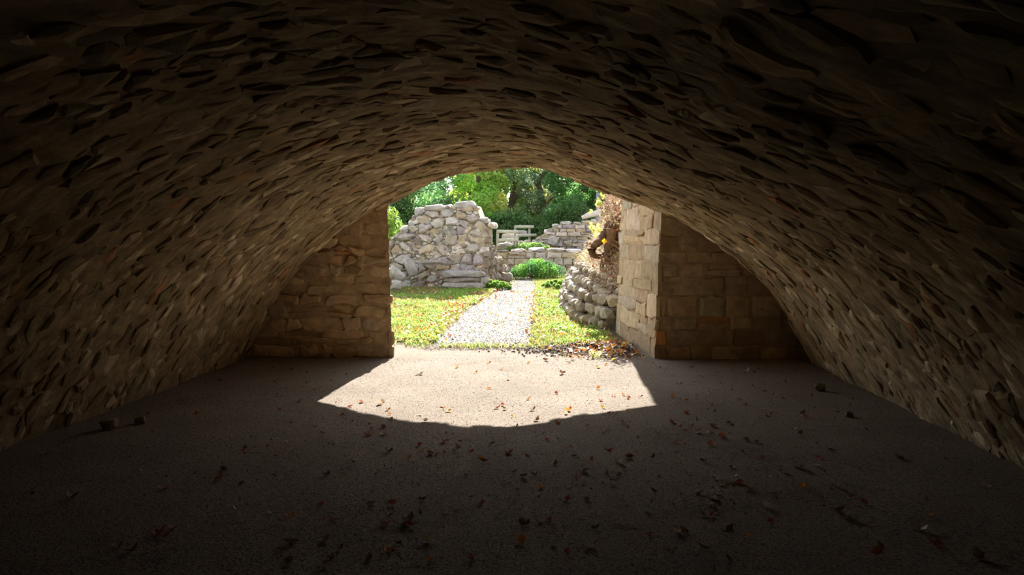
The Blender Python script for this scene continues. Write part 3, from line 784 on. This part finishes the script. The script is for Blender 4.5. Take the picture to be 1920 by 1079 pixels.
while len(P) < 13000:
    x, y = rg.uniform(-3.2, .9), rg.uniform(10.6, 19)
    if clover_ok(x, y, rg): P.append((x, y, gz(x, y) + rg.uniform(.02, .07)))
P = np.array(P); V, Fa, t = leaf_cloud(P, .038, vary((.28, .44, .08), len(P), rs, .35), rs, .8, .8)
tag(link('clover', np_mesh('clover', V, Fa, M_leaf, t)), 'broad-leaved green weeds growing through the turf', 'weeds', kind='stuff')
# dry grass and creeper on the bank
def bank_z(x, y): return bank_pt(y, x - lerp_tab(BANK_FOOT, y)).z
D = [((.62, .50, .33), 5), ((.68, .57, .40), 4), ((.48, .34, .22), 2), ((.45, .20, .13), .8), ((.62, .58, .28), 1.2)]
blades(14000, (.7, 3.2, 12.2, 20.5), lambda x, y, rg: .34 < x - lerp_tab(BANK_FOOT, y) < 1.7 + rg.random(), .04, .16, .006, D, 9, 'dry_grass', 'dry straw-coloured grass matted over the earth bank', 'dry grass', 1.1, M_dead, bank_z)

# ---- gnarled root over the bank
def bank_hit(px, py, off=.05):
    d = ray(px, py); Y = 12.2
    while Y < 22:
        q = Vector((0, 0, CAM_Z)) + d * (Y / d.y); t = q.x - lerp_tab(BANK_FOOT, Y)
        if t > 0 and q.z < bank_pt(Y, t).z + off: return q
        Y += .03
    return at_y(px, py, 13.5)
root_o = empty('gnarled_root', bank_hit(1140, 470)); tag(root_o, 'gnarled dark brown root twisting down the bank beside the pale pier', 'root')
rg = random.Random(33)
def strand(pxs, r0, r1, name='strand', depth=None, tint=(.17, .105, .065), par=root_o):
    pts = []
    for i, (x, y) in enumerate(pxs):
        p = at_y(x, y, depth + .12 * math.sin(i)) if depth else bank_hit(x, y, .06); pts.append(p)
    P2 = []
    for i in range(len(pts) - 1):
        for k in range(4): P2.append(pts[i].lerp(pts[i + 1], k / 4) + Vector((rg.uniform(-.012, .012), rg.uniform(-.02, .02), rg.uniform(-.012, .012))))
    P2.append(pts[-1]); n = len(P2)
    v, f = tube(P2, [r0 + (r1 - r0) * i / (n - 1) for i in range(n)], 8, .18, rg)
    return link(name, mesh_of(name, v, f, M_bark, tint, True), par)
RD = 13.2
for pxs, r0, r1 in (
    ([(1172, 362), (1164, 376), (1161, 392), (1156, 408), (1150, 424), (1146, 445), (1143, 470), (1141, 495)], .055, .085),
    ([(1154, 408), (1144, 418), (1136, 436), (1126, 452), (1114, 462), (1109, 470), (1113, 479), (1124, 481), (1134, 476)], .085, .045),
    ([(1158, 405), (1153, 430), (1155, 455), (1151, 480), (1148, 510), (1146, 545)], .07, .03),
    ([(1148, 425), (1140, 445), (1137, 465), (1144, 488), (1150, 515)], .075, .03),
    ([(1161, 440), (1163, 462), (1157, 480), (1154, 505), (1151, 540)], .06, .02),
    ([(1150, 415), (1158, 435), (1162, 455), (1152, 470), (1140, 480)], .06, .035)):
    strand(pxs, r0, r1, 'root_strand', RD)
for i in range(14):
    x = rg.uniform(1128, 1160); y = rg.uniform(440, 490)
    strand([(x, y), (x + rg.uniform(-6, 6), y + 25), (x + rg.uniform(-10, 8), y + 55), (x + rg.uniform(-14, 8), y + rg.uniform(65, 95))], .014, .006, 'rootlet', RD - .15, (.24, .16, .10))
# ---- yellow-leaved climber and dry creeper
def leaf_mesh(name, L, W, fold, curl, tint, seed, mat=M_dead, lobes=False):
    rg = random.Random(seed); v, f = [], []; n = 5
    prof_ = [0.06, .62, 1.0, .72, .04] if not lobes else [.2, .95, .55, 1.0, .05]
    for i in range(n):
        t = i / (n - 1); y = L * (t - .5); zc = curl * L * (t - .5) ** 2 * 4 * rg.uniform(.8, 1.2); w = W * .5 * prof_[i] * rg.uniform(.85, 1.15)
        v += [(-w, y, zc + abs(w) * fold * rg.uniform(.6, 1.4)), (0, y, zc), (w, y, zc + abs(w) * fold * rg.uniform(.6, 1.4))]
    for i in range(n - 1):
        a = i * 3; f += [(a, a + 1, a + 4, a + 3), (a + 1, a + 2, a + 5, a + 4)]
    b = len(v); v += [(-.015 * L, -.5 * L, 0), (.015 * L, -.5 * L, 0), (0, -.66 * L, .04 * L)]; f.append((b, b + 1, b + 2))
    m = min(p[2] for p in v); v = [(x, y, z - m) for x, y, z in v]
    me = mesh_of(name, v, f, mat, tint); return me
climber = empty('climber', at_y(1150, 415, 12.9)); tag(climber, 'young climber with yellow-green leaves leaning out over the root', 'climber')
cl_leaves = [leaf_mesh('leaf', .085, .065, .25, .1, c, 300 + i, M_leaf, i % 2 == 0) for i, c in enumerate([(.48, .46, .10), (.40, .48, .10), (.52, .46, .12), (.34, .44, .10)])]
for st, lv in (([(1152, 412), (1140, 398), (1128, 390), (1117, 383)], [(1138, 397, 0), (1126, 384, 1), (1119, 384, 3), (1108, 397, 0), (1122, 378, 1)]),
               ([(1122, 386), (1126, 374), (1129, 362), (1121, 355)], [(1129, 361, 1), (1127, 366, 3), (1122, 374, 1), (1131, 370, 3), (1120, 355, 3), (1124, 380, 1)]),
               ([(1146, 430), (1130, 428), (1118, 420), (1110, 424)], [(1109, 421, 0), (1113, 427, 2), (1117, 432, 0), (1112, 434, 2), (1121, 424, 2), (1116, 440, 0), (1106, 428, 2), (1124, 433, 0)])):
    stem = strand(st, .006, .003, 'stem', 12.9, (.35, .30, .18), climber)
    for (x, y, k) in lv:
        o = link('leaf', cl_leaves[k], stem); p = at_y(x, y, 12.85 + rg.uniform(-.08, .08))
        o.location = p
        o.rotation_euler = (rg.uniform(.7, 1.9), rg.uniform(-.5, .5), rg.uniform(-.7, .7))
rs = np.random.RandomState(8); P = []
for _ in range(800):
    x = rg.gauss(1148, 12); y = rg.gauss(385, 17)
    if x < 1122: continue
    P.append(at_y(x, y, rg.uniform(12.4, 13.4)))
for _ in range(900):
    x = rg.uniform(1098, 1162); y = rg.uniform(455, 550); P.append(bank_hit(x, y, .1))
P = np.array([tuple(p) for p in P])
tt = np.array([(.50, .40, .30), (.36, .23, .15), (.46, .38, .28), (.38, .15, .10), (.50, .46, .20)])[rs.choice(5, len(P), p=[.34, .22, .27, .07, .10])]
V, Fa, t = leaf_cloud(P, .06, vary(tt, len(P), rs, .3), rs, .1, .6)
tag(link('dry_creeper', np_mesh('dry_creeper', V, Fa, M_dead, t)), 'withered tan creeper leaves hanging over the root and bank', 'creeper', kind='stuff')
bag = Bag()
for _ in range(46):                                                 # its twigs
    x, y = rg.uniform(1126, 1166), rg.uniform(352, 410); a = at_y(x, y, rg.uniform(12.5, 13.3)); b = a + Vector((rg.uniform(-.2, .15), rg.uniform(-.2, .2), rg.uniform(-.3, .15)))
    v, f = tube([a, a.lerp(b, .5) + Vector((0, 0, .03)), b], [.005, .004, .002], 4); bag.add(v, f, (.40, .28, .2))
tag(bag.build('dry_twigs', M_bark), 'thin dry twigs tangled above the root by the pier top', 'twigs', kind='stuff')
o = link('yellow_leaf', leaf_mesh('yellow_leaf', .10, .10, .15, .1, (.85, .50, .03), 401)); o.location = at_y(1133, 453, 12.95); o.rotation_euler = (1.3, .1, .3)
tag(o, 'single round orange-yellow leaf caught on the gnarled root', 'leaf')

# ================================================================== LEAVES, GRAVEL, SMALL THINGS
COL = {'orange': (.62, .24, .04), 'rust': (.36, .11, .045), 'brown': (.17, .085, .05), 'yellow': (.66, .46, .08), 'tan': (.48, .36, .25)}
LM = {c: [leaf_mesh('fallen_leaf', 1.0, w, fo, cu, COL[c], 500 + 7 * i + len(c), M_dead, lob) for i, (w, fo, cu, lob) in enumerate(((.55, .5, .35, False), (.7, .25, .5, True), (.45, .9, .2, False), (.8, .35, .25, True)))] for c in COL}
rg = random.Random(99); n_leaf = 0
def put_leaf(x, y, c, size, label, group, z=None):
    o = link('fallen_leaf', rg.choice(LM[c])); s = size
    o.scale = (s, s, s); o.location = (x, y, (gz(x, y) + .004) if z is None else z); o.rotation_euler = (rg.uniform(-.35, .35), rg.uniform(-.35, .35), rg.uniform(0, 6.28))
    tag(o, label, 'leaf', group)
SUNLIT = [(787, 703, 'brown', 1.6), (1054, 702, 'brown', 1.4), (857, 690, 'orange', 1), (892, 700, 'orange', .9), (916, 682, 'orange', 1), (917, 730, 'orange', 1), (941, 693, 'orange', .9), (991, 682, 'orange', 1), (1024, 677, 'brown', 1.7), (1068, 682, 'rust', .8),
    (1121, 730, 'orange', .9), (1043, 739, 'rust', .8), (991, 750, 'orange', .9), (1126, 753, 'rust', .9), (1151, 744, 'orange', .9), (1169, 742, 'orange', .9), (1178, 748, 'rust', .9), (1201, 746, 'rust', .9), (1131, 766, 'yellow', .9), (1068, 771, 'orange', 1.2),
    (1061, 777, 'tan', .8), (1000, 770, 'brown', 1), (942, 761, 'rust', .8), (932, 767, 'rust', 1.2), (946, 769, 'tan', 1), (831, 768, 'orange', 1.1), (842, 773, 'yellow', 1), (728, 770, 'rust', .8), (730, 778, 'orange', .8), (714, 759, 'tan', 1.4), (677, 755, 'rust', 1), (657, 764, 'rust', 1),
    (1007, 790, 'brown', 1), (1043, 794, 'orange', 1), (797, 791, 'tan', 1), (787, 779, 'tan', .9), (960, 783, 'yellow', .7), (1155, 778, 'rust', .9), (1142, 776, 'rust', .9), (1180, 774, 'yellow', .9), (953, 713, 'tan', 1.2), (737, 691, 'yellow', .7), (1137, 685, 'orange', .9), (1121, 690, 'yellow', .9), (735, 788, 'tan', 1.3), (1098, 684, 'yellow', .8)]
word = {'orange': 'orange', 'rust': 'rust-red', 'brown': 'dark brown', 'yellow': 'yellow', 'tan': 'pale tan'}
for (x, y, c, k) in SUNLIT:
    p = ground_px(x, y); put_leaf(p.x, p.y, c, .058 * k, f'{word[c]} fallen leaf on the sunlit patch of sand', f'{word[c]} leaves on the sunlit sand')
def zone(p):
    side = 'towards the right' if p.x > .9 else 'towards the left' if p.x < -1.2 else 'in the middle'
    dep = 'far strip beside the sunlit patch' if p.y > 7.4 else 'sand just short of the sunlit patch' if p.y > 5.4 else 'dark sand of the middle distance' if p.y > 4.4 else 'darkest sand in the near foreground'
    return f'{dep}, {side}'
SHADE = [(697, 805, 'rust', 1.3), (690, 818, 'rust', 2.2), (718, 803, 'rust', 1.1), (719, 816, 'tan', 1.2), (916, 838, 'tan', .8), (790, 848, 'yellow', 1), (806, 852, 'brown', 1.3), (820, 852, 'tan', .9), (862, 852, 'tan', .9), (833, 850, 'orange', 1.0), (695, 948, 'brown', 1.8), (768, 978, 'brown', 1.8), (720, 985, 'rust', 1.6), (1108, 1030, 'rust', 1.8), (1155, 980, 'tan', 1.4), (1335, 969, 'rust', 1.4), (1363, 1001, 'brown', 1.5), (1285, 1000, 'brown', 1.2), (1725, 997, 'tan', 1.4), (1752, 1023, 'rust', 2), (1640, 1040, 'rust', 2.4), (1390, 908, 'rust', 2.2), (1180, 860, 'brown', 1.4), (1160, 870, 'tan', 1.2), (1320, 867, 'brown', 1), (1225, 860, 'brown', 1.2), (540, 970, 'orange', 1.2), (250, 1035, 'brown', 2), (300, 1000, 'rust', 1.8), (545, 1020, 'brown', 1.5), (612, 1064, 'tan', 1.4), (450, 912, 'brown', 2), (410, 900, 'rust', 1.4), (1575, 960, 'brown', 2), (1585, 972, 'brown', 2), (1500, 880, 'brown', 2), (1840, 1050, 'brown', 2.2), (970, 800, 'rust', .8), (1100, 800, 'rust', .8), (1285, 775, 'rust', 1.2), (1260, 795, 'rust', 1.4), (1262, 745, 'orange', 1.1), (1232, 810, 'tan', 1.5), (1310, 812, 'tan', 1.5), (1352, 820, 'rust', 1.6), (1270, 790, 'tan', 1.2)]
for (x, y, c, k) in SHADE:
    p = ground_px(x, y); reg = zone(p)
    put_leaf(p.x, p.y, c, .05 * min(k, 1.5), f'{word[c]} fallen leaf on the {reg}', f'{word[c]} leaves on the {reg}')
n_leaf = len(SUNLIT) + len(SHADE)
rest = []
def in_patch(p): return 6.1 < p.y < 9.9 and abs(p.x + .4) < 1.75 - max(0, 7.3 - p.y) * .9
while n_leaf < 300:
    y = 690 + 370 * rg.random() ** 1.5; x = rg.gauss(1330, 260) if rg.random() < .62 else rg.gauss(620, 240)
    if not 0 < x < 1920: continue
    p = ground_px(x, y)
    if p.y > 9.5 or p.x > 3.1 or p.x < -3.5 or in_patch(p): continue
    c = rg.choices(['rust', 'brown', 'tan', 'orange'], [4, 5, 2.2, .6])[0]
    reg = zone(p)
    put_leaf(p.x, p.y, c, rg.uniform(.035, .07), f'{word[c]} fallen leaf on the {reg}', f'{word[c]} leaves on the {reg}'); n_leaf += 1
# the many small leaves farther off: outside and at the threshold
P, tt = [], []
def lit(n, fn):
    for _ in range(n):
        p = fn()
        if p is None: continue
        P.append((p[0], p[1], p[2])); tt.append(rg.choices([COL['orange'], COL['rust'], COL['tan'], COL['yellow'], COL['brown'], (.70, .58, .45)], [5, 4, 3, 3, 1.5, 3])[0])
def f_edge():
    y = rg.uniform(10.8, 19); x = lerp_tab(PL, y) + rg.gauss(-.16, .15); return (x, y, gz(x, y) + rg.uniform(.03, .06))
def f_left():
    x, y = rg.uniform(-3.2, -.4), rg.uniform(10.8, 19.2); return None if on_path(x, y) else (x, y, gz(x, y) + rg.uniform(.03, .07))
def f_right():
    y = rg.uniform(10.7, 18); x = rg.uniform(lerp_tab(PR, y) - .15, lerp_tab(BANK_FOOT, y)); return (x, y, gz(x, y) + rg.uniform(.02, .06))
def f_thr():
    x, y = rg.gauss(.95, .35), rg.gauss(10.25, .35); return None if x > 1.3 - .12 * (y - 9.8) or y < 9.3 else (x, y, gz(x, y) + rg.uniform(.01, .045))
def f_path():
    y = rg.uniform(10.5, 19); x = rg.uniform(lerp_tab(PL, y), lerp_tab(PR, y)); return (x, y, gz(x, y) + .02)
def f_in():
    for _ in range(50):
        y = 675 + 300 * rg.random() ** 1.8; x = rg.gauss(1330, 240) if rg.random() < .6 else rg.gauss(600, 220)
        p = ground_px(x, y)
        if p.y < 9.6 and -3.5 < p.x < 3.1 and not in_patch(p): return (p.x, p.y, gz(p.x, p.y) + .008)
lit(700, f_edge); lit(1000, f_left); lit(550, f_right); lit(520, f_thr); lit(70, f_path)
P = np.array(P); rs = np.random.RandomState(77); V, Fa, t = leaf_cloud(P, .065, vary(np.array(tt), len(P), rs, .3), rs, .9, .65)
tag(link('leaf_litter', np_mesh('leaf_litter', V, Fa, M_dead, t)), 'scattered autumn leaf litter on the turf and at the threshold', 'leaf litter', kind='stuff')
P, tt = [], []
lit(420, f_in); P = np.array(P); tt = [rg.choice([COL['rust'], COL['brown'], COL['brown'], (.5, .38, .28)]) for _ in P]
V, Fa, t = leaf_cloud(P, .03, vary(np.array(tt), len(P), rs, .3), rs, .8, .55)
tag(link('leaf_crumbs', np_mesh('leaf_crumbs', V, Fa, M_dead, t)), 'crumbled leaf scraps strewn over the shaded sand', 'leaf litter', kind='stuff')

# ---- gravel grains
def grains(pts, smin, smax, tints, seed, name, label):
    rs = np.random.RandomState(seed); P = np.array(pts); n = len(P)
    o6 = np.array([(1, 0, 0), (0, 1, 0), (-1, 0, 0), (0, -1, 0), (0, 0, .7), (0, 0, -.5)], float)
    s = rs.uniform(smin, smax, n); J = rs.uniform(.6, 1.3, (n, 6, 1)); a = rs.uniform(0, 6.28, n); ca, sa = np.cos(a), np.sin(a)
    V = o6[None] * J * s[:, None, None]; X = V[..., 0] * ca[:, None] - V[..., 1] * sa[:, None]; Yv = V[..., 0] * sa[:, None] + V[..., 1] * ca[:, None]
    V = np.stack([X, Yv, V[..., 2]], -1) + P[:, None, :]
    f8 = np.array([(0, 1, 4), (1, 2, 4), (2, 3, 4), (3, 0, 4), (1, 0, 5), (2, 1, 5), (3, 2, 5), (0, 3, 5)])
    Fa = (f8[None] + np.arange(n)[:, None, None] * 6).reshape(-1, 3)
    tt = np.array(tints)[rs.randint(0, len(tints), n)]
    return tag(link(name, np_mesh(name, V.reshape(-1, 3), Fa, M_pebble, np.repeat(vary(tt, n, rs, .2), 6, axis=0))), label, 'gravel', kind='stuff')
pts = []
while len(pts) < 15000:
    x, y = rg.uniform(0, 1920), 672 + 400 * rg.random() ** 1.7; d = ray(x, y); q = Vector((0, 0, CAM_Z)) + d * (-CAM_Z / d.z)
    if q.y < 10.3 and -3.6 < q.x < 3.3: pts.append((q.x, q.y, gz(q.x, q.y) + .003))
grains(pts, .002, .0055, [(.21, .18, .145), (.16, .135, .11), (.27, .235, .20), (.10, .085, .07)], 5, 'sand_grit', 'coarse grit lying on the sand floor')
pts = []
while len(pts) < 9000:
    y = 10.3 + 11 * rg.random() ** 1.3; x = rg.uniform(lerp_tab(PL, y) - .1, lerp_tab(PR, y) + .1); pts.append((x, y, gz(x, y) + .012))
grains(pts, .004, .011, [(.28, .26, .245), (.21, .195, .185), (.34, .32, .305), (.15, .135, .13)], 6, 'path_gravel', 'loose pale gravel on the outdoor path')
pts = []
while len(pts) < 2600:
    x, y = rg.gauss(.75, .5), rg.gauss(10.45, .28)
    if x < 1.35 - .12 * (y - 9.7) and 9.7 < y < 11.3: pts.append((x, y, gz(x, y) + .012))
grains(pts, .008, .025, [(.10, .08, .06), (.16, .13, .10), (.26, .22, .18), (.08, .07, .06)], 7, 'dark_soil_crumbs', 'dark crumbly soil ridge at the threshold by the right pier')
# ---- loose stones inside, along the wall feet
for i, (x, y, s, lab) in enumerate(((1537, 733, .06, 'dark clod on the sand near the foot of the right-hand vault'), (1592, 782, .04, 'small dark stone on the sand near the right-hand vault foot'), (205, 805, .07, 'round dark stone at the foot of the left-hand vault'), (262, 795, .05, 'smaller dark stone beside the round one at the left-hand vault foot'))):
    p = ground_px(x, y); rock('loose_stone', (p.x, p.y, p.z + s * .55), (s, s * .9, s * .7), 700 + i, (.16, .125, .085) if i < 2 else (.26, .2, .13), lab, 'stone')
# ---- grass tuft at the threshold, violet flowers and post by the log
p = ground_px(1118, 672); blades(26, (p.x - .05, p.x + .05, p.y - .03, p.y + .03), lambda x, y, r: True, .06, .13, .006, [((.62, .62, .30), 1), ((.5, .55, .2), 1)], 12, 'grass_tuft', 'pale yellow-green grass tuft standing at the threshold', 'grass', .6)
a = at_y(1121, 400, 27.2); b = at_y(1121, 362, 27.2); a.z = TERR - .05
v, f = tube([a, a.lerp(b, .5), b], [.07, .068, .06], 10); tag(link('wooden_post', mesh_of('wooden_post', v, f, M_wood, (.22, .22, .25), True)), 'grey post standing behind the bleached log', 'post')
